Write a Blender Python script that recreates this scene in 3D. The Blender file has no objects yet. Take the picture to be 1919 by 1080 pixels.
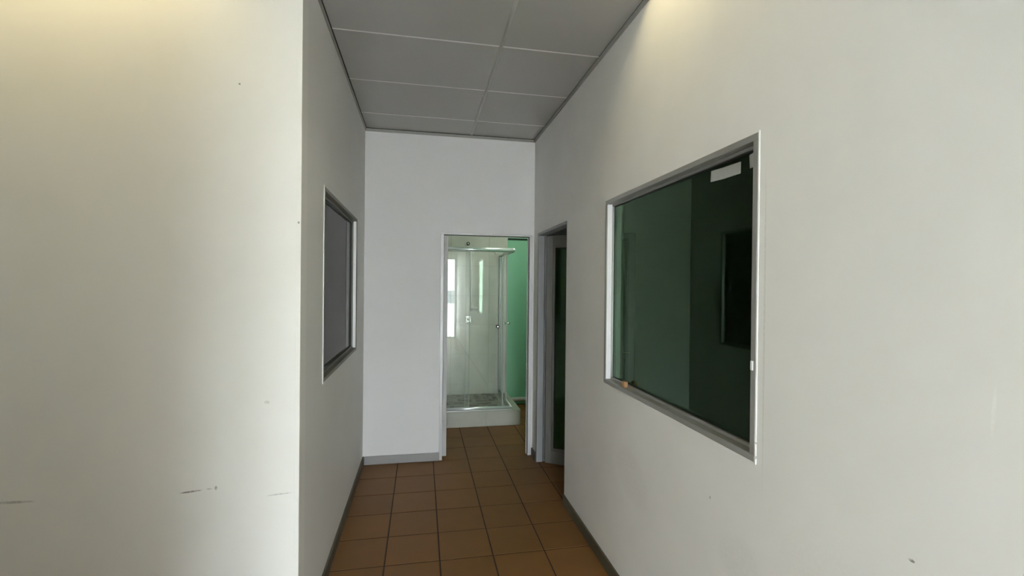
import bpy, bmesh, math, random
from mathutils import Matrix, Vector

random.seed(7)
S = bpy.context.scene
C = S.collection

# ------------------------------------------------------------------ camera
XL, XR, YB, YF, H, EYE = -0.478, 0.999, 4.136, 2.014, 2.858, 1.5347
FPX, YAW, PITCH, ROLL = 878.33, 0.1908, -0.00497, 0.01022


def camera():
    f = Vector((math.sin(YAW) * math.cos(PITCH), math.cos(YAW) * math.cos(PITCH), math.sin(PITCH)))
    r = Vector((math.cos(YAW), -math.sin(YAW), 0))
    u = r.cross(f)
    c, s = math.cos(ROLL), math.sin(ROLL)
    r2, u2 = c * r + s * u, -s * r + c * u
    cam = bpy.data.cameras.new('camera')
    cam.sensor_fit = 'HORIZONTAL'
    cam.sensor_width = 36
    cam.lens = FPX / 1919 * 36
    cam.clip_start = 0.02
    o = bpy.data.objects.new('camera', cam)
    C.objects.link(o)
    m = Matrix.Identity(4)
    for i in range(3):
        m[i][0], m[i][1], m[i][2] = r2[i], u2[i], -f[i]
    m[2][3] = EYE
    o.matrix_world = m
    S.camera = o


camera()

# ------------------------------------------------------------------ daylight, exposure
SKY = 11.0
w = bpy.data.worlds.new('overcast_sky')
S.world = w
w.use_nodes = True
bg = w.node_tree.nodes['Background']
bg.inputs['Color'].default_value = (0.87, 0.945, 1.03, 1)
bg.inputs['Strength'].default_value = SKY
S.view_settings.view_transform = 'Standard'
S.view_settings.look = 'None'
S.view_settings.gamma = 1
S.view_settings.use_curve_mapping = False
S.view_settings.exposure = 2.0
S.cycles.max_bounces = 7
S.cycles.diffuse_bounces = 4
S.cycles.glossy_bounces = 3
S.cycles.transmission_bounces = 4
S.cycles.transparent_max_bounces = 16
S.cycles.use_adaptive_sampling = False
S.cycles.time_limit = 900
S.cycles.use_light_tree = False
S.cycles.caustics_reflective = False
S.cycles.caustics_refractive = False
S.cycles.sample_clamp_indirect = 6
S.cycles.use_denoising = True
TUBE_RIGHT, TUBE_LEFT, LAMP_SHOWER = 5.6, 4.5, 3.4
FAC_X0, FAC_X1, FAC_Y, FAC_Z = -0.45, 0.985, -3.3, 2.32          # glazed entrance at the end of the passage behind the camera
XW, YN = -4.0, 0.60                                            # side passage on the left: its end and its near wall
SID_Y0, SID_Y1, SID_Z0, SID_Z1 = 0.75, 1.93, 1.75, 2.05          # window at the end of the side passage



def portal(loc, rot, sx, sy):
    pl = bpy.data.lights.new('daylight_portal', 'AREA')
    pl.shape = 'RECTANGLE'
    pl.size, pl.size_y = sx, sy
    pl.cycles.is_portal = True
    po = bpy.data.objects.new('daylight_portal', pl)
    C.objects.link(po)
    po.location, po.rotation_euler = loc, rot


portal(((FAC_X0 + FAC_X1) / 2, FAC_Y - 0.12, FAC_Z / 2), (math.radians(90), 0, 0), FAC_X1 - FAC_X0, FAC_Z)
portal((XW - 0.12, (SID_Y0 + SID_Y1) / 2, (SID_Z0 + SID_Z1) / 2), (math.radians(90), 0, math.radians(-90)), SID_Y1 - SID_Y0, SID_Z1 - SID_Z0)


# ------------------------------------------------------------------ materials
def new_mat(name):
    m = bpy.data.materials.new(name)
    m.use_nodes = True
    nt = m.node_tree
    return m, nt, nt.nodes['Principled BSDF']


def pr(name, col, rough=0.5, metal=0.0, spec=0.5, noise=0.0, scale=6.0, bump=0.0, bscale=200.0, coord='pos'):
    m, nt, b = new_mat(name)
    b.inputs['Base Color'].default_value = (*col, 1)
    b.inputs['Roughness'].default_value = rough
    b.inputs['Metallic'].default_value = metal
    b.inputs['Specular IOR Level'].default_value = spec
    g = nt.nodes.new('ShaderNodeNewGeometry')
    if noise:
        n = nt.nodes.new('ShaderNodeTexNoise')
        n.inputs['Scale'].default_value = scale
        n.inputs['Detail'].default_value = 5
        nt.links.new(g.outputs['Position'], n.inputs['Vector'])
        r = nt.nodes.new('ShaderNodeMapRange')
        r.inputs['From Min'].default_value = 0.25
        r.inputs['From Max'].default_value = 0.75
        r.inputs['To Min'].default_value = 1 - noise
        r.inputs['To Max'].default_value = 1 + noise
        nt.links.new(n.outputs['Fac'], r.inputs['Value'])
        mx = nt.nodes.new('ShaderNodeVectorMath')
        mx.operation = 'SCALE'
        mx.inputs[0].default_value = col
        nt.links.new(r.outputs['Result'], mx.inputs['Scale'])
        nt.links.new(mx.outputs['Vector'], b.inputs['Base Color'])
    if bump:
        n2 = nt.nodes.new('ShaderNodeTexNoise')
        n2.inputs['Scale'].default_value = bscale
        nt.links.new(g.outputs['Position'], n2.inputs['Vector'])
        bp = nt.nodes.new('ShaderNodeBump')
        bp.inputs['Strength'].default_value = bump
        bp.inputs['Distance'].default_value = 0.002
        nt.links.new(n2.outputs['Fac'], bp.inputs['Height'])
        nt.links.new(bp.outputs['Normal'], b.inputs['Normal'])
    return m


def paint(name, col, axis, marks=(), mottling=0.02, rough=0.55):
    """wall paint with faint roller mottling and a few scuffs; marks: (a, z, half_a, half_z, tilt_deg, strength, colour)
    axis 'x' or 'y' is the horizontal axis the wall runs along"""
    m, nt, b = new_mat(name)
    b.inputs['Roughness'].default_value = rough
    b.inputs['Specular IOR Level'].default_value = 0.35
    L = nt.links.new
    g = nt.nodes.new('ShaderNodeNewGeometry')
    n = nt.nodes.new('ShaderNodeTexNoise')
    n.inputs['Scale'].default_value = 2.2
    n.inputs['Detail'].default_value = 3
    n.inputs['Roughness'].default_value = 0.6
    L(g.outputs['Position'], n.inputs['Vector'])
    r = nt.nodes.new('ShaderNodeMapRange')
    r.inputs['From Min'].default_value, r.inputs['From Max'].default_value = 0.3, 0.7
    r.inputs['To Min'].default_value, r.inputs['To Max'].default_value = 1 - mottling, 1 + mottling
    L(n.outputs['Fac'], r.inputs['Value'])
    sc = nt.nodes.new('ShaderNodeVectorMath')
    sc.operation = 'SCALE'
    sc.inputs[0].default_value = col
    L(r.outputs['Result'], sc.inputs['Scale'])
    out = sc.outputs['Vector']
    sep = nt.nodes.new('ShaderNodeSeparateXYZ')
    L(g.outputs['Position'], sep.inputs['Vector'])
    grain = nt.nodes.new('ShaderNodeTexNoise')
    grain.inputs['Scale'].default_value = 90
    grain.inputs['Detail'].default_value = 1
    L(g.outputs['Position'], grain.inputs['Vector'])

    def mth(op, a, c=None):
        q = nt.nodes.new('ShaderNodeMath')
        q.operation = op
        for i, v in enumerate((a, c)):
            if v is None:
                continue
            if isinstance(v, (int, float)):
                q.inputs[i].default_value = v
            else:
                L(v, q.inputs[i])
        return q.outputs[0]
    A, Z = sep.outputs['X' if axis == 'x' else 'Y'], sep.outputs['Z']
    for (a0, z0, ha, hz, tilt, k, mc) in marks:
        t = math.radians(tilt)
        da, dz = mth('SUBTRACT', A, a0), mth('SUBTRACT', Z, z0)
        p = mth('ADD', mth('MULTIPLY', da, math.cos(t) / ha), mth('MULTIPLY', dz, math.sin(t) / ha))
        q = mth('ADD', mth('MULTIPLY', da, -math.sin(t) / hz), mth('MULTIPLY', dz, math.cos(t) / hz))
        d = mth('ADD', mth('MULTIPLY', p, p), mth('MULTIPLY', q, q))
        v = nt.nodes.new('ShaderNodeMapRange')
        v.interpolation_type = 'SMOOTHSTEP'
        v.inputs['From Min'].default_value, v.inputs['From Max'].default_value = 1.0, 0.3
        v.inputs['To Min'].default_value, v.inputs['To Max'].default_value = 0, k
        L(d, v.inputs['Value'])
        wv = nt.nodes.new('ShaderNodeMapRange')
        wv.inputs['From Min'].default_value, wv.inputs['From Max'].default_value = 0.3, 0.6
        wv.inputs['To Min'].default_value, wv.inputs['To Max'].default_value = 0.35, 1
        L(grain.outputs['Fac'], wv.inputs['Value'])
        fac = mth('MULTIPLY', v.outputs['Result'], wv.outputs['Result'])
        mx = nt.nodes.new('ShaderNodeMix')
        mx.data_type = 'RGBA'
        L(fac, mx.inputs['Factor'])
        L(out, mx.inputs[6])
        mx.inputs[7].default_value = (*mc, 1)
        out = mx.outputs[2]
    L(out, b.inputs['Base Color'])
    return m


def glass(name, tint, k=1.0, ior=1.5, film=0.0, rough=0.0, refl=(1, 1, 1), filmcol=(0.75, 0.78, 0.74)):
    """thin architectural pane: straight-through tinted transmission and Fresnel mirror reflection on the entering face"""
    m = bpy.data.materials.new(name)
    m.use_nodes = True
    nt = m.node_tree
    nt.nodes.clear()
    L = nt.links.new
    out = nt.nodes.new('ShaderNodeOutputMaterial')
    tr = nt.nodes.new('ShaderNodeBsdfTransparent')
    tr.inputs['Color'].default_value = (*tint, 1)
    gl = nt.nodes.new('ShaderNodeBsdfGlossy')
    gl.inputs['Roughness'].default_value = rough
    gl.inputs['Color'].default_value = (*refl, 1)
    fr = nt.nodes.new('ShaderNodeFresnel')
    fr.inputs['IOR'].default_value = ior
    g = nt.nodes.new('ShaderNodeNewGeometry')
    inv = nt.nodes.new('ShaderNodeMath')
    inv.operation = 'SUBTRACT'
    inv.inputs[0].default_value = 1
    L(g.outputs['Backfacing'], inv.inputs[1])
    f1 = nt.nodes.new('ShaderNodeMath')
    f1.operation = 'MULTIPLY'
    L(fr.outputs[0], f1.inputs[0])
    L(inv.outputs[0], f1.inputs[1])
    f2 = nt.nodes.new('ShaderNodeMath')
    f2.operation = 'MULTIPLY'
    f2.use_clamp = True
    f2.inputs[1].default_value = k
    L(f1.outputs[0], f2.inputs[0])
    base = tr.outputs[0]
    if film:
        df = nt.nodes.new('ShaderNodeBsdfDiffuse')
        df.inputs['Color'].default_value = (*filmcol, 1)
        ms = nt.nodes.new('ShaderNodeMixShader')
        ms.inputs[0].default_value = film
        L(base, ms.inputs[1])
        L(df.outputs[0], ms.inputs[2])
        base = ms.outputs[0]
    mix = nt.nodes.new('ShaderNodeMixShader')
    L(f2.outputs[0], mix.inputs[0])
    L(base, mix.inputs[1])
    L(gl.outputs[0], mix.inputs[2])
    L(mix.outputs[0], out.inputs['Surface'])
    return m


def emit(name, col, strength):
    m, nt, b = new_mat(name)
    b.inputs['Base Color'].default_value = (0.9, 0.9, 0.88, 1)
    b.inputs['Emission Color'].default_value = (*col, 1)
    b.inputs['Emission Strength'].default_value = strength
    return m


def tile_mat(name, col, rough, var):
    """per-object colour variation plus a soft cloudy glaze"""
    m, nt, b = new_mat(name)
    L = nt.links.new
    oi = nt.nodes.new('ShaderNodeObjectInfo')
    g = nt.nodes.new('ShaderNodeNewGeometry')
    n = nt.nodes.new('ShaderNodeTexNoise')
    n.inputs['Scale'].default_value = 7
    n.inputs['Detail'].default_value = 6
    L(g.outputs['Position'], n.inputs['Vector'])
    a = nt.nodes.new('ShaderNodeMath')
    a.operation = 'MULTIPLY_ADD'
    L(oi.outputs['Random'], a.inputs[0])
    a.inputs[1].default_value = var
    a.inputs[2].default_value = 1 - var * 0.5 - 0.12
    c = nt.nodes.new('ShaderNodeMath')
    c.operation = 'MULTIPLY_ADD'
    L(n.outputs['Fac'], c.inputs[0])
    c.inputs[1].default_value = 0.24
    L(a.outputs[0], c.inputs[2])
    sc = nt.nodes.new('ShaderNodeVectorMath')
    sc.operation = 'SCALE'
    sc.inputs[0].default_value = col
    L(c.outputs[0], sc.inputs['Scale'])
    L(sc.outputs['Vector'], b.inputs['Base Color'])
    b.inputs['Roughness'].default_value = rough
    b.inputs['Specular IOR Level'].default_value = 0.35
    return m


DARK = (0.10, 0.10, 0.09)
M = {}
M['wall_front'] = paint('paint_front', (0.80, 0.79, 0.755), 'x', [
    (-0.872, 0.723, 0.046, 0.004, 5, 0.75, DARK), (-0.782, 0.731, 0.006, 0.010, 0, 0.6, DARK),
    (-0.805, 0.729, 0.012, 0.004, 0, 0.4, DARK), (-1.46, 0.727, 0.085, 0.006, -1, 0.45, DARK),
    (-0.55, 0.690, 0.055, 0.004, 4, 0.35, DARK), (-0.708, 2.316, 0.005, 0.005, 0, 0.95, (0.03, 0.03, 0.02)),
    (-0.487, 1.78, 0.005, 0.006, 0, 0.8, DARK), (-0.60, 1.06, 0.012, 0.008, 0, 0.25, DARK)])
M['wall_right'] = paint('paint_right', (0.84, 0.835, 0.815), 'y', [
    (0.79, 0.975, 0.008, 0.004, 0, 0.8, (0.15, 0.13, 0.10)), (1.475, 0.80, 0.004, 0.007, 0, 0.7, DARK),
    (0.653, 1.32, 0.004, 0.055, 3, 0.6, (0.93, 0.93, 0.9)), (2.1, 0.62, 0.22, 0.14, 20, 0.10, (0.45, 0.42, 0.36)),
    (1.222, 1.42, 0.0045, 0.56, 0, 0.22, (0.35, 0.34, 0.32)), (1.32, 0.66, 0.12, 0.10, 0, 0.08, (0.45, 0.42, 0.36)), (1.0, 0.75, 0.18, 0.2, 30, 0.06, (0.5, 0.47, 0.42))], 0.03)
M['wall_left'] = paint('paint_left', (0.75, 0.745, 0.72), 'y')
M['wall_back'] = paint('paint_back', (0.75, 0.738, 0.742), 'x')
M['white_plain'] = pr('paint_plain', (0.78, 0.775, 0.75), 0.6, noise=0.02)
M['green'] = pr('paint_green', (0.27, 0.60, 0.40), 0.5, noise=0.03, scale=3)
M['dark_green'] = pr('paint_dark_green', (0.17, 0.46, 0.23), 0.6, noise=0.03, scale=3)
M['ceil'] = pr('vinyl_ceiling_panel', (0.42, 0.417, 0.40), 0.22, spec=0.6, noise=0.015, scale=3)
M['tee'] = pr('grey_tee_bar', (0.43, 0.425, 0.41), 0.45)
M['tee_light'] = pr('white_cross_tee', (0.64, 0.635, 0.62), 0.35)  # paler than the tee bars: paints daylight caught on the cross tee edges
M['angle'] = pr('grey_angle_trim', (0.33, 0.325, 0.30), 0.45)
M['gap'] = pr('dark_gap', (0.02, 0.02, 0.018), 0.9)
M['skirt'] = pr('grey_skirting', (0.30, 0.295, 0.295), 0.4, noise=0.04)
M['alu'] = pr('grey_aluminium', (0.42, 0.42, 0.405), 0.40, metal=0.6)
M['alu_frame'] = pr('silver_door_frame', (0.55, 0.55, 0.555), 0.42, metal=0.15)
M['alu_dark'] = pr('dark_grey_aluminium', (0.20, 0.195, 0.165), 0.5)
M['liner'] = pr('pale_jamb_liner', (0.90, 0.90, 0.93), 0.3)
M['grey_frame'] = pr('grey_powder_coat', (0.27, 0.275, 0.285), 0.45)
M['grey_leaf'] = pr('grey_leaf_coat', (0.20, 0.20, 0.193), 0.45)
M['skirt_dark'] = pr('brown_skirting', (0.085, 0.072, 0.048), 0.5, noise=0.05)
M['gasket'] = pr('black_gasket', (0.012, 0.012, 0.012), 0.6)
M['caulk'] = pr('white_sealant', (0.86, 0.86, 0.84), 0.4)
M['floor_tile'] = tile_mat('brown_floor_tile', (0.182, 0.084, 0.023), 0.52, 0.14)
M['grout'] = pr('dark_grout', (0.034, 0.016, 0.006), 0.9)
M['wall_tile'] = tile_mat('pale_wall_tile', (0.66, 0.665, 0.60), 0.22, 0.05)
M['kerb_tile'] = tile_mat('white_kerb_tile', (0.47, 0.465, 0.41), 0.3, 0.03)
M['wgrout'] = pr('grey_grout', (0.46, 0.46, 0.42), 0.8)
M['chrome'] = pr('chrome', (0.90, 0.92, 0.92), 0.2, metal=1.0)
M['satin'] = pr('satin_aluminium', (0.72, 0.73, 0.72), 0.3, metal=0.7)
M['seal'] = pr('clear_plastic_seal', (0.46, 0.50, 0.46), 0.4)
M['dull_chrome'] = pr('dull_chrome', (0.42, 0.43, 0.42), 0.3, metal=1.0)
M['rail_chrome'] = pr('bright_rail', (0.86, 0.90, 0.90), 0.22, metal=0.5)
M['profile'] = pr('grey_profile', (0.36, 0.38, 0.37), 0.4, metal=0.3)
M['plastic'] = pr('white_plastic', (0.72, 0.72, 0.69), 0.4)
M['rubber'] = pr('black_ring', (0.02, 0.02, 0.02), 0.5)
M['paper'] = pr('white_paper_tape', (0.47, 0.49, 0.465), 0.7, noise=0.06, scale=40)
M['wood'] = pr('raw_wood', (0.40, 0.22, 0.10), 0.7, noise=0.15, scale=60)
M['leaf_edge'] = pr('grey_door_paint', (0.46, 0.455, 0.45), 0.5, noise=0.04)
M['hinge'] = pr('steel_hinge', (0.6, 0.6, 0.6), 0.4, metal=0.8)
M['metal_in'] = pr('luminaire_inside', (0.55, 0.54, 0.5), 0.5)
M['concrete'] = pr('yard_concrete', (0.60, 0.58, 0.53), 0.8, noise=0.08, scale=1.5)
M['render'] = pr('white_render', (0.80, 0.80, 0.78), 0.8, noise=0.03)
M['shutter'] = pr('grey_shutter', (0.16, 0.17, 0.18), 0.6)
M['glass_right'] = glass('green_tinted_glass', (0.42, 0.58, 0.44), k=1.08, refl=(0.70, 1.0, 0.74))
M['glass_left'] = glass('dark_grey_glass', (0.22, 0.22, 0.22), k=0.42, film=0.45, filmcol=(0.14, 0.14, 0.145))
M['glass_shower'] = glass('clear_shower_glass', (0.96, 0.975, 0.96), k=1.5, film=0.018)
M['glass_frosted'] = glass('frosted_window_glass', (0.70, 0.72, 0.70), k=1.0)
M['glass_front'] = glass('clear_shop_glass', (0.97, 0.98, 0.97), k=1.0)


# ------------------------------------------------------------------ geometry helpers
def box(bm, lo, hi, bev=0.0):
    lo, hi = Vector(lo), Vector(hi)
    r = bmesh.ops.create_cube(bm, size=1.0)
    vs = r['verts']
    for v in vs:
        v.co = Vector(((lo[i] + hi[i]) / 2 + v.co[i] * (hi[i] - lo[i]) for i in range(3)))
    if bev:
        es = list({e for v in vs for e in v.link_edges})
        bmesh.ops.bevel(bm, geom=es, offset=bev, segments=1, affect='EDGES', profile=0.5)
    return bm


def tube(bm, p0, p1, r, n=16, r2=None):
    p0, p1 = Vector(p0), Vector(p1)
    d = p1 - p0
    q = d.to_track_quat('Z', 'Y').to_matrix().to_4x4()
    bmesh.ops.create_cone(bm, cap_ends=True, segments=n, radius1=r, radius2=r if r2 is None else r2,
                          depth=d.length, matrix=Matrix.Translation((p0 + p1) / 2) @ q)
    return bm


def ball(bm, c, r, sx=1, sy=1, sz=1, n=14):
    bmesh.ops.create_uvsphere(bm, u_segments=n, v_segments=n // 2 + 1, radius=r,
                              matrix=Matrix.Translation(c) @ Matrix.Diagonal((sx, sy, sz, 1)))
    return bm


def nb():
    return bmesh.new()


def obj(name, bm, mat, parent=None, smooth=False, center=True):
    me = bpy.data.meshes.new(name)
    off = Vector((0, 0, 0))
    if center and bm.verts:
        lo = Vector([min(v.co[i] for v in bm.verts) for i in range(3)])
        hi = Vector([max(v.co[i] for v in bm.verts) for i in range(3)])
        off = Vector(((lo.x + hi.x) / 2, (lo.y + hi.y) / 2, lo.z))
        for v in bm.verts:
            v.co -= off
    bmesh.ops.recalc_face_normals(bm, faces=bm.faces[:])
    bm.to_mesh(me)
    bm.free()
    if smooth:
        for p in me.polygons:
            p.use_smooth = len(p.vertices) == 4 if smooth == 'q' else True
    me.materials.append(M[mat])
    o = bpy.data.objects.new(name, me)
    C.objects.link(o)
    o.location = off
    if parent is not None:
        o.parent = parent
        o.location = off - abs_loc(parent)
    return o


def abs_loc(o):
    v = Vector((0, 0, 0))
    while o is not None:
        v += o.location
        o = o.parent
    return v


def bx(name, lo, hi, mat, parent=None, bev=0.0):
    return obj(name, box(nb(), lo, hi, bev), mat, parent)


def tag(o, label=None, cat=None, group=None, kind=None):
    if label:
        o['label'] = label
    if cat:
        o['category'] = cat
    if group:
        o['group'] = group
    if kind:
        o['kind'] = kind
    return o


def empty(name, loc, **kw):
    o = bpy.data.objects.new(name, None)
    o.empty_display_size = 0.1
    C.objects.link(o)
    o.location = loc
    return tag(o, **kw)


def st(o, label, cat='wall'):
    return tag(o, label, cat, kind='structure')


def wall(name, axis, t0, t1, a0, a1, z0, z1, holes, mat, label, cat='wall', mat2=None, split=None):
    """one solid wall with rectangular openings; axis = the axis it is thin along"""
    A = sorted({a0, a1, *[h[0] for h in holes], *[h[1] for h in holes]})
    Z = sorted({z0, z1, *[h[2] for h in holes], *[h[3] for h in holes]})
    A = [a for a in A if a0 <= a <= a1]
    Z = [z for z in Z if z0 <= z <= z1]

    def solid(i, j):
        if not (0 <= i < len(A) - 1 and 0 <= j < len(Z) - 1):
            return False
        ca, cz = (A[i] + A[i + 1]) / 2, (Z[j] + Z[j + 1]) / 2
        return not any(h[0] < ca < h[1] and h[2] < cz < h[3] for h in holes)
    bm = nb()
    cache = {}

    def V(t, a, z):
        k = (t, a, z)
        if k not in cache:
            cache[k] = bm.verts.new((t, a, z) if axis == 'x' else (a, t, z))
        return cache[k]
    for i in range(len(A) - 1):
        for j in range(len(Z) - 1):
            if not solid(i, j):
                continue
            b0, b1, c0, c1 = A[i], A[i + 1], Z[j], Z[j + 1]
            for t in (t0, t1):
                bm.faces.new([V(t, b0, c0), V(t, b1, c0), V(t, b1, c1), V(t, b0, c1)])
            for di, dj, q in ((-1, 0, ((b0, c0), (b0, c1))), (1, 0, ((b1, c0), (b1, c1))),
                              (0, -1, ((b0, c0), (b1, c0))), (0, 1, ((b0, c1), (b1, c1)))):
                if not solid(i + di, j + dj):
                    (pa, pz), (ra, rz) = q
                    bm.faces.new([V(t0, pa, pz), V(t0, ra, rz), V(t1, ra, rz), V(t1, pa, pz)])
    o = obj(name, bm, mat, center=False)
    if mat2:
        o.data.materials.append(M[mat2])
        for p in o.data.polygons:
            side = p.center[0 if axis == 'x' else 1]
            if abs(side - split) < 1e-4:
                p.material_index = 1
    return st(o, label, cat)


# ------------------------------------------------------------------ room shell
# openings
W1 = (1.254, 2.452, 1.005, 2.008)        # right window, in y and z
D2 = (3.158, 3.980, 0.0, 1.996)          # right doorway
W2 = (2.460, 3.668, 1.042, 2.020)        # left window
D1 = (0.166, 0.988, 0.0, 1.988)          # doorway in the end wall, in x and z

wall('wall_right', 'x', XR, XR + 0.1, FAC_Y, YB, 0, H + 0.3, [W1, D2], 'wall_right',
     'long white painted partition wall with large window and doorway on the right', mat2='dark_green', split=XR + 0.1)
wall('wall_left', 'x', XL - 0.1, XL, YF + 0.1, YB, 0, H + 0.3, [W2], 'wall_left',
     'white painted left wall of the passage holding the narrow dark window')
wall('wall_front', 'y', YF, YF + 0.1, XW - 0.1, XL, 0, H + 0.3, [], 'wall_front',
     'broad white scuffed wall facing the camera at left of the passage')
wall('wall_back', 'y', YB, YB + 0.1, XW - 0.1, 3.7, 0, H + 0.3, [D1], 'wall_back',
     'white end wall of the passage around the shower room doorway', mat2='green', split=YB + 0.1)
wall('wall_side_end', 'x', XW - 0.1, XW, YN - 0.1, YB, 0, H + 0.3, [(SID_Y0, SID_Y1, SID_Z0, SID_Z1)], 'white_plain',
     'white end wall of the side passage with its window')
wall('wall_side_near', 'y', YN - 0.1, YN, XW, XL, 0, H + 0.3, [], 'white_plain',
     'white near wall of the side passage')
wall('wall_left_near', 'x', XL - 0.1, XL, FAC_Y, YN - 0.1, 0, H + 0.3, [], 'white_plain',
     'white left wall of the passage behind the camera')
wall('wall_rear', 'y', FAC_Y - 0.1, FAC_Y, XL - 0.1, XR + 0.1, 0, H + 0.3, [(FAC_X0, FAC_X1, 0, FAC_Z)], 'white_plain',
     'white street wall with tall glazing behind the camera')
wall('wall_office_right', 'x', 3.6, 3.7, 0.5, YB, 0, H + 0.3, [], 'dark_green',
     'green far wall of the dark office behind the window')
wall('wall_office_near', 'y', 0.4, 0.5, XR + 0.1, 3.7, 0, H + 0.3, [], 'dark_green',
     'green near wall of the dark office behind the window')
wall('wall_shower_left', 'x', 0.0, 0.1, YB + 0.1, 6.05, 0, H + 0.3, [], 'wgrout',
     'left wall of the shower room')
wall('wall_shower_right', 'x', 2.3, 2.4, YB + 0.1, 6.05, 0, H + 0.3, [], 'green',
     'green right wall of the shower room')
wsb = wall('wall_shower_back', 'y', 5.95, 6.05, 0.0, 2.4, 0, H + 0.3, [], 'green',
           'green and tiled back wall of the shower room')

# ceiling: slab above, panels in a tee grid below
ceil = st(bx('ceiling', (XW - 0.1, FAC_Y - 0.1, H + 0.3), (3.7, 6.05, H + 0.4), 'white_plain'),
          'grey white suspended ceiling of large panels over the passage', 'ceiling')
LUM_R = (0.432, 0.985, 1.378, 1.954)
LUM_L = (-1.968, -0.792, 1.378, 1.954)
GX = [XW, -3.18, -1.98, -0.78, 0.42, XR]
GY = [YB, 3.766, 3.166, 2.566, 1.966, 1.366, 0.766, 0.166, -0.434, -1.034, -1.634, -2.234, -2.834, FAC_Y]
TW, TH = 0.0105, 0.0016
for yi in range(len(GY) - 1):
    y1, y0 = GY[yi], GY[yi + 1]
    side = y0 > 0 and y1 < 2
    cols = list(zip(GX[:-1], GX[1:])) if side else [(XL, 0.42), (0.42, XR)]
    for (a, b_) in cols:
        if yi == 4 and (abs(a - 0.42) < 1e-6 or abs(a + 1.98) < 1e-6):
            continue
        bx('ceiling_panel', (a + 0.001, max(y0, YN if a < XL - 0.01 else -9) + 0.001, H), (b_ - 0.001, y1 - 0.001, H + 0.012), 'ceil', ceil)
bx('ceiling_panel', (XW, 1.967, H), (XL, YF, H + 0.012), 'ceil', ceil)
bx('tee_bar', (0.42 - TW, FAC_Y, H - TH), (0.42 + TW, YB, H), 'tee', ceil)
for x in GX[1:4]:
    bx('tee_bar', (x - TW, YN, H - TH), (x + TW, 1.954, H), 'tee', ceil)
for y in GY[1:-1]:
    xs = [(XL, 0.42 - TW), (0.42 + TW, XR)]
    if YN < y < 2:
        xs = [(a + (TW if a > XW else 0), b_ - (TW if b_ < XR else 0)) for a, b_ in zip(GX[:-1], GX[1:])]
    for a, b_ in xs:
        bx('cross_tee', (a, y - 0.0045, H - TH), (b_, y + 0.0045, H), 'tee_light', ceil)
# flat ceilings of the side rooms
st(bx('ceiling_shower', (0.1, YB + 0.1, H - 0.1), (2.3, 5.95, H - 0.08), 'white_plain'), 'plain white shower room ceiling', 'ceiling')
st(bx('ceiling_office', (XR + 0.1, 0.5, H), (3.6, YB, H + 0.02), 'white_plain'), 'plain white office ceiling', 'ceiling')
st(bx('ceiling_store', (XW, YF + 0.1, H), (XL - 0.1, YB, H + 0.02), 'white_plain'), 'plain white ceiling of the room behind the left window', 'ceiling')


# grey wall angle with a black strip above it, painting the shade of the gap
def angle_trim(n, lo, hi, glo, ghi):
    t = st(bx('trim_%d' % n, lo, hi, 'angle'), 'thin grey ceiling edge trim, strip number %d around the passage' % n, 'trim')
    bx('shadow_gap', glo, ghi, 'gap', t)
    return t


t = angle_trim(1, (XR - 0.010, FAC_Y, H - 0.026), (XR, YB, H - 0.005), (XR - 0.009, FAC_Y, H - 0.005), (XR, YB, H))
t['label'] = 'grey ceiling edge trim along the right wall'
t = angle_trim(2, (XL, YF, H - 0.024), (XL + 0.008, YB, H - 0.006), (XL, YF, H - 0.006), (XL + 0.012, YB, H))
t['label'] = 'dark ceiling edge trim along the left passage wall'
t = angle_trim(3, (XL + 0.01, YB - 0.010, H - 0.026), (XR - 0.012, YB, H - 0.005), (XL + 0.01, YB - 0.011, H - 0.005), (XR - 0.012, YB, H))
t['label'] = 'pale ceiling edge trim along the end wall'
t = angle_trim(4, (XW, YF - 0.010, H - 0.026), (XL, YF, H - 0.005), (XW, YF - 0.009, H - 0.005), (XL, YF, H))
t['label'] = 'ceiling edge trim along the broad front wall'

# corner bead on the outer corner
bead = st(bx('trim_5', (XL - 0.018, YF - 0.0012, 0.07), (XL + 0.0005, YF + 0.0, H - 0.03), 'wall_front', bev=0.0004),
          'white corner bead strip on the outer wall corner', 'trim')

# skirting
SK = 0.071


def skirt(side, lo, hi, label):
    return st(bx('baseboard_' + side, lo, hi, 'skirt' if side == 'back' else 'skirt_dark', bev=0.002), label, 'baseboard')


skirt('right', (XR - 0.012, FAC_Y, 0), (XR, D2[0], SK), 'dark skirting board along the right wall below the large window')
skirt('right_far', (XR - 0.012, D2[1] + 0.002, 0), (XR, YB - 0.013, SK), 'short dark skirting stub between the two doorways')
skirt('left', (XL, YF, 0), (XL + 0.012, YB, SK), 'dark skirting board along the left passage wall')
skirt('back', (XL + 0.013, YB - 0.012, 0), (D1[0] - 0.001, YB, SK), 'grey skirting board on the end wall left of the doorway')
skirt('front', (XW, YF - 0.012, 0), (XL, YF, SK), 'dark skirting board under the broad scuffed wall')

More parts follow.
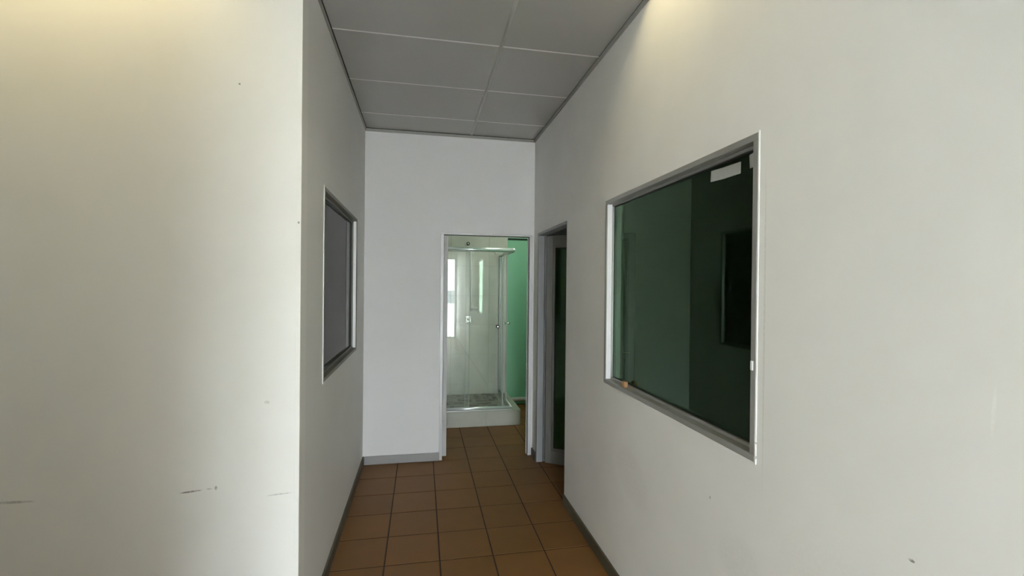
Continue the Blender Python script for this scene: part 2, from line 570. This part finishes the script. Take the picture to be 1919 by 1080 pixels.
# floor with individual tiles
fl = st(bx('floor', (XW - 0.1, FAC_Y - 0.1, -0.06), (3.7, 6.05, -0.0018), 'grout'), 'brown square ceramic tile floor of the passage', 'floor')
P, G = 0.3, 0.0085
FX, FY = -0.1856, 3.8281
tile_me = None
far = nb()
for i in range(-14, 13):
    for j in range(-8, 25):
        x0, y0 = FX + i * P, FY - (j + 1) * P
        cx, cy = x0 + P / 2, y0 + P / 2
        if not (XW < cx < 3.6 and FAC_Y < cy < 5.95) or (cx < XL - 0.1 and not YN < cy < YF) or (cx > XR + 0.1 and cy < 0.5):
            continue
        vis = (XL - 0.05 < cx < XR + 0.2 and 0.6 < cy < YB + 0.1) or (0.1 < cx < 2.0 and cy >= YB) or (XL - 1.6 < cx < XR and 0.6 < cy < YF)
        if vis:
            if tile_me is None:
                o = bx('floor_tile', (x0 + G / 2, y0 + G / 2, -0.008), (x0 + P - G / 2, y0 + P - G / 2, 0.0), 'floor_tile', fl, bev=0.0012)
                tile_me = o.data
            else:
                o = bpy.data.objects.new('floor_tile', tile_me)
                C.objects.link(o)
                o.parent = fl
                o.location = Vector((cx, cy, -0.008)) - fl.location
            o.rotation_euler = (random.uniform(-1, 1) * 0.0011, random.uniform(-1, 1) * 0.0011, 0)
        else:
            box(far, (x0 + G / 2, y0 + G / 2, -0.008), (x0 + P - G / 2, y0 + P - G / 2, 0.0))
tag(obj('tile_field', far, 'floor_tile', fl), kind='stuff')

# outside: concrete yard and a white building opposite
st(bx('ground', (-22, -26, -0.2), (22, FAC_Y - 0.1, -0.02), 'concrete'), 'pale concrete yard outside the glazed entrance', 'ground')
bld = empty('building', (0, -13, 0), label='white rendered building across the yard with grey roller shutter', cat='building')
bx('body', (-9, -15, -0.02), (9, -13, 3.3), 'render', bld)
for k in range(10):
    bx('shutter_slat', (3.0, -13.0, k * 0.23), (6.0, -12.98, k * 0.23 + 0.22), 'shutter', bld)
bx('low_window', (0.9, -13.0, 0.62), (2.3, -12.985, 1.25), 'shutter', bld)  # dark panel added in place of the parked car mirrored in the shower glass
bx('window_ledge', (0.85, -13.0, 0.56), (2.35, -12.93, 0.62), 'render', bld)  # made-up ledge under the car panel
bx('eaves', (-9.2, -13.2, 3.3), (9.2, -13.0, 3.5), 'render', bld)


# ------------------------------------------------------------------ windows
def window(n, xf, sgn, y0, y1, z0, z1, depth, face, gmat, label, cap, fm='alu'):
    """frame set in an x-wall; sgn = +1 when the room behind lies towards +x. xf = face of wall"""
    root = st(empty('window_%d' % n, (xf + sgn * 0.05, (y0 + y1) / 2, z0)), label, 'window')

    def B(name, a, b_, ylo, yhi, zlo, zhi, mat, bev=0.0, par=root):
        xa, xb = xf + sgn * a, xf + sgn * b_
        return bx(name, (min(xa, xb), ylo, zlo), (max(xa, xb), yhi, zhi), mat, par, bev)
    bd = 0.011
    B('frame_head', -0.003, 0.098, y0, y1, z1 - face, z1, fm, 0.0015)
    B('frame_sill', -0.003, 0.098, y0, y1, z0, z0 + face, fm, 0.0015)
    B('frame_jamb', -0.003, 0.098, y0, y0 + face, z0 + face, z1 - face, fm, 0.0015)
    B('frame_jamb', -0.003, 0.098, y1 - face, y1, z0 + face, z1 - face, fm, 0.0015)
    yi0, yi1, zi0, zi1 = y0 + face, y1 - face, z0 + face, z1 - face
    d = depth
    B('glazing_bead', d - 0.014, d - 0.003, yi0, yi1, zi1 - bd, zi1, fm, 0.001)
    B('glazing_bead', d - 0.014, d - 0.003, yi0, yi1, zi0, zi0 + bd, fm, 0.001)
    B('glazing_bead', d - 0.014, d - 0.003, yi0, yi0 + bd * 0.5, zi0 + bd, zi1 - bd, fm, 0.001)
    B('glazing_bead', d - 0.014, d - 0.003, yi1 - bd * 0.5, yi1, zi0 + bd, zi1 - bd, fm, 0.001)
    gk = 0.004 * cap
    B('jamb_liner', 0.002, d - 0.014, yi1 - 0.0012, yi1, zi0, zi1, 'liner')  # added pale sheet, paints the daylight on the far jamb return
    B('gasket', d - 0.003, d, yi0, yi1, zi1 - bd - gk, zi1, 'gasket')
    B('gasket', d - 0.003, d, yi0, yi1, zi0, zi0 + bd + gk, 'gasket')
    B('gasket', d - 0.003, d, yi0, yi0 + bd * 0.5 + 0.003, zi0 + bd, zi1 - bd, 'gasket')
    B('gasket', d - 0.003, d, yi1 - bd * 0.5 - 0.003, yi1, zi0 + bd, zi1 - bd, 'gasket')
    B('pane', d, d + 0.006, yi0, yi1, zi0, zi1, gmat)
    return root, B


win1, B1 = window(1, XR, 1, *W1, 0.042, 0.022, 'glass_right', 'large internal window in grey aluminium frame with dark green glass on the right wall', 1)
win2, B2 = window(2, XL, -1, *W2, 0.036, 0.020, 'glass_left', 'internal window with dark grey glass on the left passage wall', 3.0, 'alu_dark')
# white sealant and plaster edges beside the frames
for z0, z1 in ((1.000, 1.018), (1.026, 1.062), (1.068, 2.012)):
    B1('sealant_strip', -0.0035, 0.0, W1[0] - 0.0065, W1[0] - 0.0005, z0, z1, 'caulk', 0.001)
B2('sealant_strip', -0.004, 0.0, W2[0] - 0.010, W2[0] - 0.0005, W2[2] - 0.005, W2[3] + 0.005, 'caulk', 0.001)

# things stuck on or lying in the large window
GXP = XR + 0.0415


def quad_plate(name, pts, th, mat):
    """thin paper-like sheet on an x plane; pts (y, z)"""
    bm = nb()
    a = [bm.verts.new((GXP, y, z)) for y, z in pts]
    b_ = [bm.verts.new((GXP - th, y, z)) for y, z in pts]
    bm.faces.new(a)
    bm.faces.new(b_[::-1])
    n = len(pts)
    for i in range(n):
        bm.faces.new([a[i], a[(i + 1) % n], b_[(i + 1) % n], b_[i]])
    return obj(name, bm, mat)


pap = empty('paper_strip', (GXP, 1.4, 1.87), label='white paper strip taped to the upper glass of the large window', cat='paper')
for q, th in (([(1.5533, 1.9625), (1.4702, 1.9577), (1.4694, 1.9174), (1.5557, 1.9229)], 0.0006),
              ([(1.4732, 1.9584), (1.3894, 1.9555), (1.3900, 1.9166), (1.4724, 1.9181)], 0.0009)):
    o = quad_plate('paper_half', q, th, 'paper')
    o.parent = pap
    o.location -= pap.location
o = quad_plate('masking_tape', [(1.3297, 1.9691), (1.3488, 1.9657), (1.3460, 1.9218), (1.3289, 1.9228)], 0.0008, 'paper')
tag(o, 'torn grey tape patch at the top corner of the large window frame', 'tape')
o = bx('window_clip', (XR - 0.007, 1.262, 1.283), (XR - 0.003, 1.272, 1.312), 'caulk', bev=0.001)
tag(o, 'small white plastic clip on the near jamb of the large window', 'clip')
wb = empty('wooden_block', (XR + 0.02, 2.21, 1.027), label='small raw wood block on the sill of the large window', cat='wood block')
bx('block', (XR + 0.006, 2.206, 1.0272), (XR + 0.027, 2.232, 1.056), 'wood', wb, 0.001)
bx('chipped_end', (XR + 0.008, 2.203, 1.0272), (XR + 0.025, 2.206, 1.053), 'wood', wb)

# shop front behind the camera
win3 = st(empty('window_3', ((FAC_X0 + FAC_X1) / 2, FAC_Y - 0.05, 0)), 'tall glazed street front behind the camera', 'window')
mx = [FAC_X0, 0.27, FAC_X1]
for x in mx:
    a = min(max(x - 0.025, FAC_X0), FAC_X1 - 0.05)
    bx('mullion', (a, FAC_Y - 0.08, 0), (a + 0.05, FAC_Y - 0.02, FAC_Z), 'alu', win3)
for z in (0.0, FAC_Z - 0.05):
    bx('transom', (FAC_X0, FAC_Y - 0.075, z), (FAC_X1, FAC_Y - 0.025, z + 0.05), 'alu', win3)
for x0, x1 in zip(mx[:-1], mx[1:]):
    bx('pane', (x0, FAC_Y - 0.055, 0.02), (x1, FAC_Y - 0.047, FAC_Z - 0.02), 'glass_front', win3)

win4 = st(empty('window_4', (XW - 0.05, (SID_Y0 + SID_Y1) / 2, SID_Z0)), 'window at the far end of the side passage', 'window')
for lo, hi in (((SID_Y0, SID_Z0), (SID_Y1, SID_Z0 + 0.03)), ((SID_Y0, SID_Z1 - 0.03), (SID_Y1, SID_Z1)), ((SID_Y0, SID_Z0 + 0.03), (SID_Y0 + 0.045, SID_Z1 - 0.03)),
               ((SID_Y1 - 0.045, SID_Z0 + 0.03), (SID_Y1, SID_Z1 - 0.03)), ((1.315, SID_Z0 + 0.03), (1.365, SID_Z1 - 0.03))):
    bx('frame_member', (XW - 0.08, lo[0], lo[1]), (XW - 0.02, hi[0], hi[1]), 'alu', win4)
for a, b_ in ((SID_Y0 + 0.04, 1.32), (1.36, SID_Y1 - 0.04)):
    bx('pane', (XW - 0.053, a, SID_Z0 + 0.04), (XW - 0.047, b_, SID_Z1 - 0.025), 'glass_frosted', win4)

# ------------------------------------------------------------------ doorway to the shower room
d1 = st(empty('door_1', ((D1[0] + D1[1]) / 2, YB + 0.05, 0)), 'open grey door and frame of the shower room doorway', 'door')
bx('frame_jamb', (D1[0] - 0.004, YB - 0.006, 0.0), (0.189, YB + 0.06, 1.977), 'alu_frame', d1, 0.002)
bx('frame_jamb', (0.956, YB - 0.006, 0.0), (D1[1] + 0.004, YB + 0.06, 1.977), 'alu_frame', d1, 0.002)
bx('frame_head', (D1[0] - 0.004, YB - 0.006, 1.977), (D1[1] + 0.004, YB + 0.06, 1.992), 'alu_frame', d1, 0.002)
bx('door_stop', (0.950, YB + 0.035, 0.0), (0.956, YB + 0.06, 1.968), 'caulk', d1)
bx('door_stop', (0.240, YB + 0.035, 1.973), (0.956, YB + 0.06, 1.977), 'caulk', d1)
bx('frame_gasket', (0.953, YB + 0.022, 0.0), (0.956, YB + 0.034, 1.97), 'gasket', d1)
bx('frame_gasket', (0.189, YB + 0.022, 1.974), (0.956, YB + 0.034, 1.977), 'gasket', d1)
leaf1 = bx('door_leaf', (0.1905, YB + 0.012, 0.03), (0.2260, YB + 0.78, 1.966), 'leaf_edge', d1, 0.001)
leaf1['label'] = 'grey painted door leaf seen edge on'
for z in (0.30, 1.80):
    h = nb()
    tube(h, (0.192, YB + 0.006, z - 0.045), (0.192, YB + 0.006, z + 0.045), 0.0055, 10)
    box(h, (0.192, YB + 0.009, z - 0.045), (0.222, YB + 0.0118, z + 0.045))
    obj('hinge', h, 'leaf_edge', leaf1)
hd = nb()
tube(hd, (0.226, YB + 0.70, 1.0), (0.250, YB + 0.70, 1.0), 0.008, 10)
tube(hd, (0.247, YB + 0.706, 1.0), (0.247, YB + 0.60, 1.0), 0.0075, 10)
obj('handle', hd, 'chrome', leaf1)

# ------------------------------------------------------------------ doorway on the right, glazed door standing ajar
d2 = st(empty('door_2', (XR + 0.05, (D2[0] + D2[1]) / 2, 0)), 'grey framed glass door standing ajar in the right doorway', 'door')
bx('frame_jamb', (XR - 0.004, D2[1] - 0.026, 0), (XR + 0.052, D2[1], D2[3]), 'grey_frame', d2, 0.002)
bx('frame_jamb', (XR + 0.052, D2[1] - 0.014, 0), (XR + 0.098, D2[1], D2[3] - 0.014), 'grey_frame', d2, 0.001)
bx('frame_gasket', (XR + 0.050, D2[1] - 0.0275, 0), (XR + 0.054, D2[1] - 0.014, D2[3] - 0.03), 'gasket', d2)
bx('frame_jamb', (XR + 0.004, D2[0], 0), (XR + 0.098, D2[0] + 0.022, D2[3]), 'grey_frame', d2, 0.002)
bx('frame_head', (XR - 0.004, D2[0] + 0.022, D2[3] - 0.024), (XR + 0.052, D2[1] - 0.026, D2[3]), 'grey_frame', d2, 0.002)
bx('frame_head', (XR + 0.052, D2[0] + 0.022, D2[3] - 0.012), (XR + 0.098, D2[1] - 0.014, D2[3]), 'grey_frame', d2, 0.001)
ANG = math.radians(-33.4)
LV, LT, LH = 0.745, 0.040, 1.955
leaf2 = empty('door_leaf', (0, 0, 0))
leaf2.parent = d2
leaf2.location = Vector((1.0540, 3.9050, 0.012)) - d2.location
leaf2.rotation_euler = (0, 0, ANG)


def lb(name, lo, hi, mat, bev=0.0):
    o = bx(name, lo, hi, mat, None, bev)
    o.parent = leaf2          # local coordinates of the leaf
    return o


SW, BR, TR = 0.058, 0.112, 0.085
lb('stile', (0.004, 0, 0), (SW, LT, LH), 'grey_leaf', 0.002)
lb('stile', (LV - SW, 0, 0), (LV, LT, LH), 'grey_leaf', 0.002)
lb('rail', (SW, 0, 0), (LV - SW, LT, BR), 'grey_leaf', 0.002)
lb('rail', (SW, 0, LH - TR), (LV - SW, LT, LH), 'grey_leaf', 0.002)
lb('glazing_bead', (SW, 0.004, BR), (SW + 0.018, 0.016, LH - TR), 'grey_leaf', 0.002)
lb('glazing_bead', (LV - SW - 0.018, 0.004, BR), (LV - SW, 0.016, LH - TR), 'grey_leaf', 0.002)
lb('glazing_bead', (SW + 0.018, 0.004, BR), (LV - SW - 0.018, 0.016, BR + 0.018), 'grey_leaf', 0.002)
lb('glazing_bead', (SW + 0.018, 0.004, LH - TR - 0.018), (LV - SW - 0.018, 0.016, LH - TR), 'grey_leaf', 0.002)
lb('gasket', (SW + 0.018, 0.010, BR + 0.018), (SW + 0.024, 0.017, LH - TR - 0.018), 'gasket')
lb('gasket', (SW + 0.024, 0.010, LH - TR - 0.026), (LV - SW - 0.018, 0.017, LH - TR - 0.018), 'gasket')
lb('pane', (SW + 0.002, 0.017, BR), (LV - SW - 0.002, 0.023, LH - TR), 'glass_right')
hb = nb()
tube(hb, (LV - 0.03, 0, 1.0), (LV - 0.03, -0.05, 1.0), 0.008, 10)
tube(hb, (LV - 0.025, -0.048, 1.0), (LV - 0.145, -0.048, 1.0), 0.009, 10)
o = obj('handle', hb, 'chrome', None)
o.parent = leaf2

# ------------------------------------------------------------------ shower room
# wall tiles on the back wall and the left wall
XE = [0.1, 0.364, 0.847, 1.086]
ZE = [0.0, 0.281, 0.656, 1.031, 1.406, 1.781, 2.156, 2.531, 2.757]
for a, b_ in zip(XE[:-1], XE[1:]):
    for c, d in zip(ZE[:-1], ZE[1:]):
        bx('wall_tile', (a + 0.0015, 5.942, c + 0.0015), (b_ - 0.0015, 5.950, d - 0.0015), 'wall_tile', wsb, 0.0008)
bx('tile_grout', (0.1, 5.9455, 0), (1.086, 5.9499, 2.757), 'wgrout', wsb)
wsl = bpy.data.objects['wall_shower_left']
for a, b_ in ((5.05, 5.467), (5.467, 5.942)):
    for c, d in zip(ZE[:-1], ZE[1:]):
        bx('wall_tile', (0.1, a + 0.0015, c + 0.0015), (0.108, b_ - 0.0015, d - 0.0015), 'wall_tile', wsl, 0.0008)
st(bx('trim_6', (1.09, 5.938, 2.128), (2.3, 5.95, 2.145), 'gap'), 'dark strip high on the green shower room wall', 'trim')

# raised shower base with tiled kerb and mosaic floor
KX, KY, KZ = 1.085, 5.052, 0.168
base = empty('shower_tray', ((0.1 + KX) / 2, (KY + 5.94) / 2, 0), label='raised white tiled shower base with grey mosaic floor in the shower room', cat='shower tray')
bx('core', (0.109, KY + 0.009, 0.001), (KX - 0.009, 5.941, 0.145), 'wgrout', base)
bx('kerb_tile', (0.109, KY, 0.001), (0.6985, KY + 0.009, KZ - 0.009), 'kerb_tile', base, 0.001)
bx('kerb_tile', (0.7015, KY, 0.001), (KX, KY + 0.009, KZ - 0.009), 'kerb_tile', base, 0.001)
bx('kerb_side_tile', (KX - 0.009, KY + 0.010, 0.001), (KX, 5.49, KZ - 0.009), 'kerb_tile', base, 0.001)
bx('kerb_side_tile', (KX - 0.009, 5.493, 0.001), (KX, 5.941, KZ - 0.009), 'kerb_tile', base, 0.001)
bx('kerb_cap', (0.109, KY - 0.001, KZ - 0.009), (KX + 0.001, KY + 0.095, KZ), 'kerb_tile', base, 0.0015)
bx('kerb_cap', (KX - 0.105, KY + 0.096, KZ - 0.009), (KX + 0.001, 5.941, KZ), 'kerb_tile', base, 0.0015)
bx('kerb_core', (0.109, KY + 0.0095, 0.145), (KX - 0.0095, KY + 0.094, KZ - 0.0092), 'wgrout', base)
bx('kerb_core', (KX - 0.104, KY + 0.0945, 0.145), (KX - 0.0095, 5.941, KZ - 0.0092), 'wgrout', base)
greys = []
for k, v in enumerate((0.34, 0.28, 0.16, 0.11, 0.30, 0.22)):
    M['mos%d' % k] = pr('mosaic_grey_%d' % k, (v, v * 0.97, v * 0.82), 0.45, noise=0.05, scale=30)
    greys.append('mos%d' % k)
mos = {}
mp = 0.0545
for i in range(16):
    for j in range(14):
        x0, y0 = 0.109 + i * mp, KY + 0.097 + j * (0.792 / 14)
        if x0 + mp > KX - 0.105:
            continue
        g = greys[random.choices(range(6), [5, 4, 3, 2, 4, 3])[0]]
        if g not in mos:
            o = bx('mosaic_piece', (x0 + 0.002, y0 + 0.002, 0.1445), (x0 + mp - 0.002, y0 + mp, 0.151), g, base, 0.0008)
            mos[g] = (o.data, o.location.z)
        else:
            o = bpy.data.objects.new('mosaic_piece', mos[g][0])
            C.objects.link(o)
            o.parent = base
            o.location = (x0 + mp / 2 - base.location.x, y0 + mp / 2 + 0.001 - base.location.y, mos[g][1])

# corner-entry shower enclosure
GYF, GXS = 5.098, 0.990        # planes of the front and the side glass
enc = empty('shower_enclosure', (0.6, 5.3, KZ), label='chrome and clear glass corner shower enclosure with sliding doors', cat='shower enclosure')


def rail(name, p0, p1, r, flat=1.0):
    bm = tube(nb(), p0, p1, r, 20)
    ball(bm, p1, r, n=16)
    return obj(name, bm, 'rail_chrome', enc, smooth=True)


rail('top_rail', (0.11, 5.075, 1.925), (0.992, 5.075, 1.925), 0.024)
rail('side_top_rail', (0.992, 5.94, 1.915), (0.992, 5.085, 1.915), 0.018)
rail('bottom_rail', (0.11, 5.075, 0.1935), (0.968, 5.075, 0.1935), 0.0185)
bx('rail_track', (0.11, 5.060, KZ + 0.0005), (0.985, 5.112, KZ + 0.010), 'satin', enc, 0.001)
rail('side_bottom_rail', (0.990, 5.94, 0.186), (0.990, 5.10, 0.186), 0.013)
bx('wall_profile', (0.974, 5.915, KZ + 0.001), (1.006, 5.941, 1.90), 'profile', enc, 0.002)
bx('wall_profile', (0.109, 5.085, KZ + 0.011), (0.130, 5.112, 1.90), 'profile', enc, 0.002)
fp = bx('fixed_panel', (0.130, 5.104, 0.195), (0.520, 5.109, 1.905), 'glass_shower', enc)
bx('panel_seal', (0.512, 5.100, 0.20), (0.521, 5.1035, 1.90), 'seal', fp)
fd = bx('sliding_door', (0.470, 5.088, 0.200), (0.880, 5.093, 1.905), 'glass_shower', enc)
bx('door_seal', (0.880, 5.084, 0.205), (0.893, 5.097, 1.898), 'seal', fd, 0.002)
bx('door_edge_strip', (0.470, 5.0935, 0.205), (0.477, 5.097, 1.898), 'seal', fd)
kb = nb()
tube(kb, (0.824, 5.094, 1.085), (0.824, 5.120, 1.085), 0.010, 12)
tube(kb, (0.824, 5.052, 1.085), (0.824, 5.087, 1.085), 0.010, 14, 0.008)
obj('door_knob', kb, 'chrome', fd, smooth='q')
obj('knob_ring', tube(nb(), (0.824, 5.064, 1.085), (0.824, 5.086, 1.085), 0.019, 16), 'rubber', fd, smooth='q')
rl = nb()
for x in (0.55, 0.80):
    tube(rl, (x, 5.080, 1.893), (x, 5.094, 1.893), 0.016, 14)
obj('roller', rl, 'plastic', fd, smooth='q')
sp = bx('side_fixed_panel', (0.994, 5.62, 0.195), (0.999, 5.915, 1.905), 'glass_shower', enc)
sd = bx('side_sliding_door', (0.980, 5.405, 0.200), (0.985, 5.70, 1.905), 'glass_shower', enc)
bx('door_seal', (0.976, 5.392, 0.205), (0.989, 5.405, 1.898), 'seal', sd, 0.002)
bx('door_edge_strip', (0.9855, 5.69, 0.205), (0.989, 5.70, 1.898), 'seal', sd)
kb = nb()
tube(kb, (0.985, 5.44, 1.090), (1.030, 5.44, 1.090), 0.010, 12, 0.014)
tube(kb, (0.940, 5.44, 1.090), (0.980, 5.44, 1.090), 0.014, 12, 0.010)
obj('door_knob', kb, 'chrome', sd, smooth='q')

# mixer, riser rail, shower outlet
mixr = empty('shower_mixer', (0.586, 5.94, 1.05), label='chrome square shower mixer plate with lever on the tiled wall', cat='mixer')
bx('plate', (0.548, 5.934, 1.060), (0.624, 5.942, 1.146), 'dull_chrome', mixr, 0.004)
kb = tube(nb(), (0.578, 5.934, 1.105), (0.578, 5.885, 1.105), 0.024, 18, 0.020)
obj('valve_body', kb, 'dull_chrome', mixr, smooth='q')
kb = tube(nb(), (0.580, 5.892, 1.10), (0.612, 5.872, 1.055), 0.007, 10, 0.005)
ball(kb, (0.580, 5.889, 1.104), 0.016)
obj('lever', kb, 'chrome', mixr, smooth=True)
rr = empty('shower_riser_rail', (0.61, 5.93, 1.2), label='slim pale vertical riser rail with hand shower holder above the mixer', cat='shower rail')
obj('rail', tube(nb(), (0.612, 5.915, 1.205), (0.612, 5.915, 1.965), 0.008, 12), 'caulk', rr, smooth='q')
for z in (1.225, 1.945):
    obj('wall_bracket', tube(nb(), (0.612, 5.942, z), (0.612, 5.915, z), 0.012, 12), 'caulk', rr, smooth='q')
hh = tube(nb(), (0.612, 5.900, 1.235), (0.672, 5.880, 1.245), 0.014, 12)
ball(hh, (0.678, 5.878, 1.246), 0.019, 1.3, 1, 0.8)
obj('holder', hh, 'caulk', rr, smooth='q')
so = empty('shower_outlet', (0.576, 5.94, 2.06), label='small capped shower outlet high on the tiled wall', cat='shower outlet')
obj('dark_ring', tube(nb(), (0.576, 5.942, 2.062), (0.576, 5.932, 2.062), 0.022, 18), 'rubber', so, smooth='q')
obj('pipe_stub', tube(nb(), (0.576, 5.932, 2.062), (0.576, 5.910, 2.062), 0.010, 14), 'satin', so, smooth='q')

# waste pipe along the green wall
wp = empty('waste_pipe', (1.7, 5.91, 0.0), label='white plastic waste pipe low along the green wall', cat='pipe')
obj('pipe', tube(nb(), (1.10, 5.915, 0.070), (2.298, 5.915, 0.070), 0.026, 18), 'plastic', wp, smooth='q')
for x in (1.5, 2.1):
    bx('pipe_clip', (x, 5.885, 0.0), (x + 0.02, 5.949, 0.099), 'plastic', wp, 0.002)


# ------------------------------------------------------------------ lamps
def troffer(name, ext, k, col, label, tubes):
    x0, x1, y0, y1 = ext
    root = empty(name, ((x0 + x1) / 2, (y0 + y1) / 2, H), label=label, cat='ceiling light')
    zt = H + 0.285
    for lo, hi in (((x0, y0, H - 0.002), (x0 + 0.006, y1, zt)), ((x1 - 0.006, y0, H - 0.002), (x1, y1, zt)),
                   ((x0 + 0.006, y0, H - 0.002), (x1 - 0.006, y0 + 0.006, zt)), ((x0 + 0.006, y1 - 0.006, H - 0.002), (x1 - 0.006, y1, zt))):
        bx('side_panel', lo, hi, 'metal_in', root)
    bx('back_panel', (x0, y0, zt), (x1, y1, zt + 0.006), 'metal_in', root)
    M['tube_' + name + label[:4]] = emit('lit_tube', col, k)
    for y in tubes:
        t_ = obj('lamp_tube', tube(nb(), (x0 + 0.04, y, zt - 0.035), (x1 - 0.04, y, zt - 0.035), 0.018, 12), 'tube_' + name + label[:4], root, smooth='q')
        for x in (x0 + 0.006, x1 - 0.04):
            bx('lamp_holder', (x, y - 0.02, zt - 0.06), (x + 0.034, y + 0.02, zt), 'plastic', t_)
    return root


WARM = (1.0, 0.85, 0.50)
troffer('recessed_light', LUM_R, TUBE_RIGHT, WARM, 'warm recessed ceiling light beside the right wall', (1.60, 1.74))
troffer('recessed_light', LUM_L, TUBE_LEFT, WARM, 'long warm recessed ceiling light in front of the broad white wall', (1.60, 1.74))
M['opal'] = emit('opal_panel', (1.0, 0.97, 0.86), LAMP_SHOWER)
bl = empty('panel_lamp', (1.45, 5.0, H - 0.1), label='square opal panel lamp on the shower room ceiling', cat='lamp')
bx('housing', (1.19, 4.74, H - 0.130), (1.71, 5.26, H - 0.1), 'plastic', bl, 0.004)
bx('opal_cover', (1.21, 4.76, H - 0.138), (1.69, 5.24, H - 0.130), 'opal', bl, 0.002)
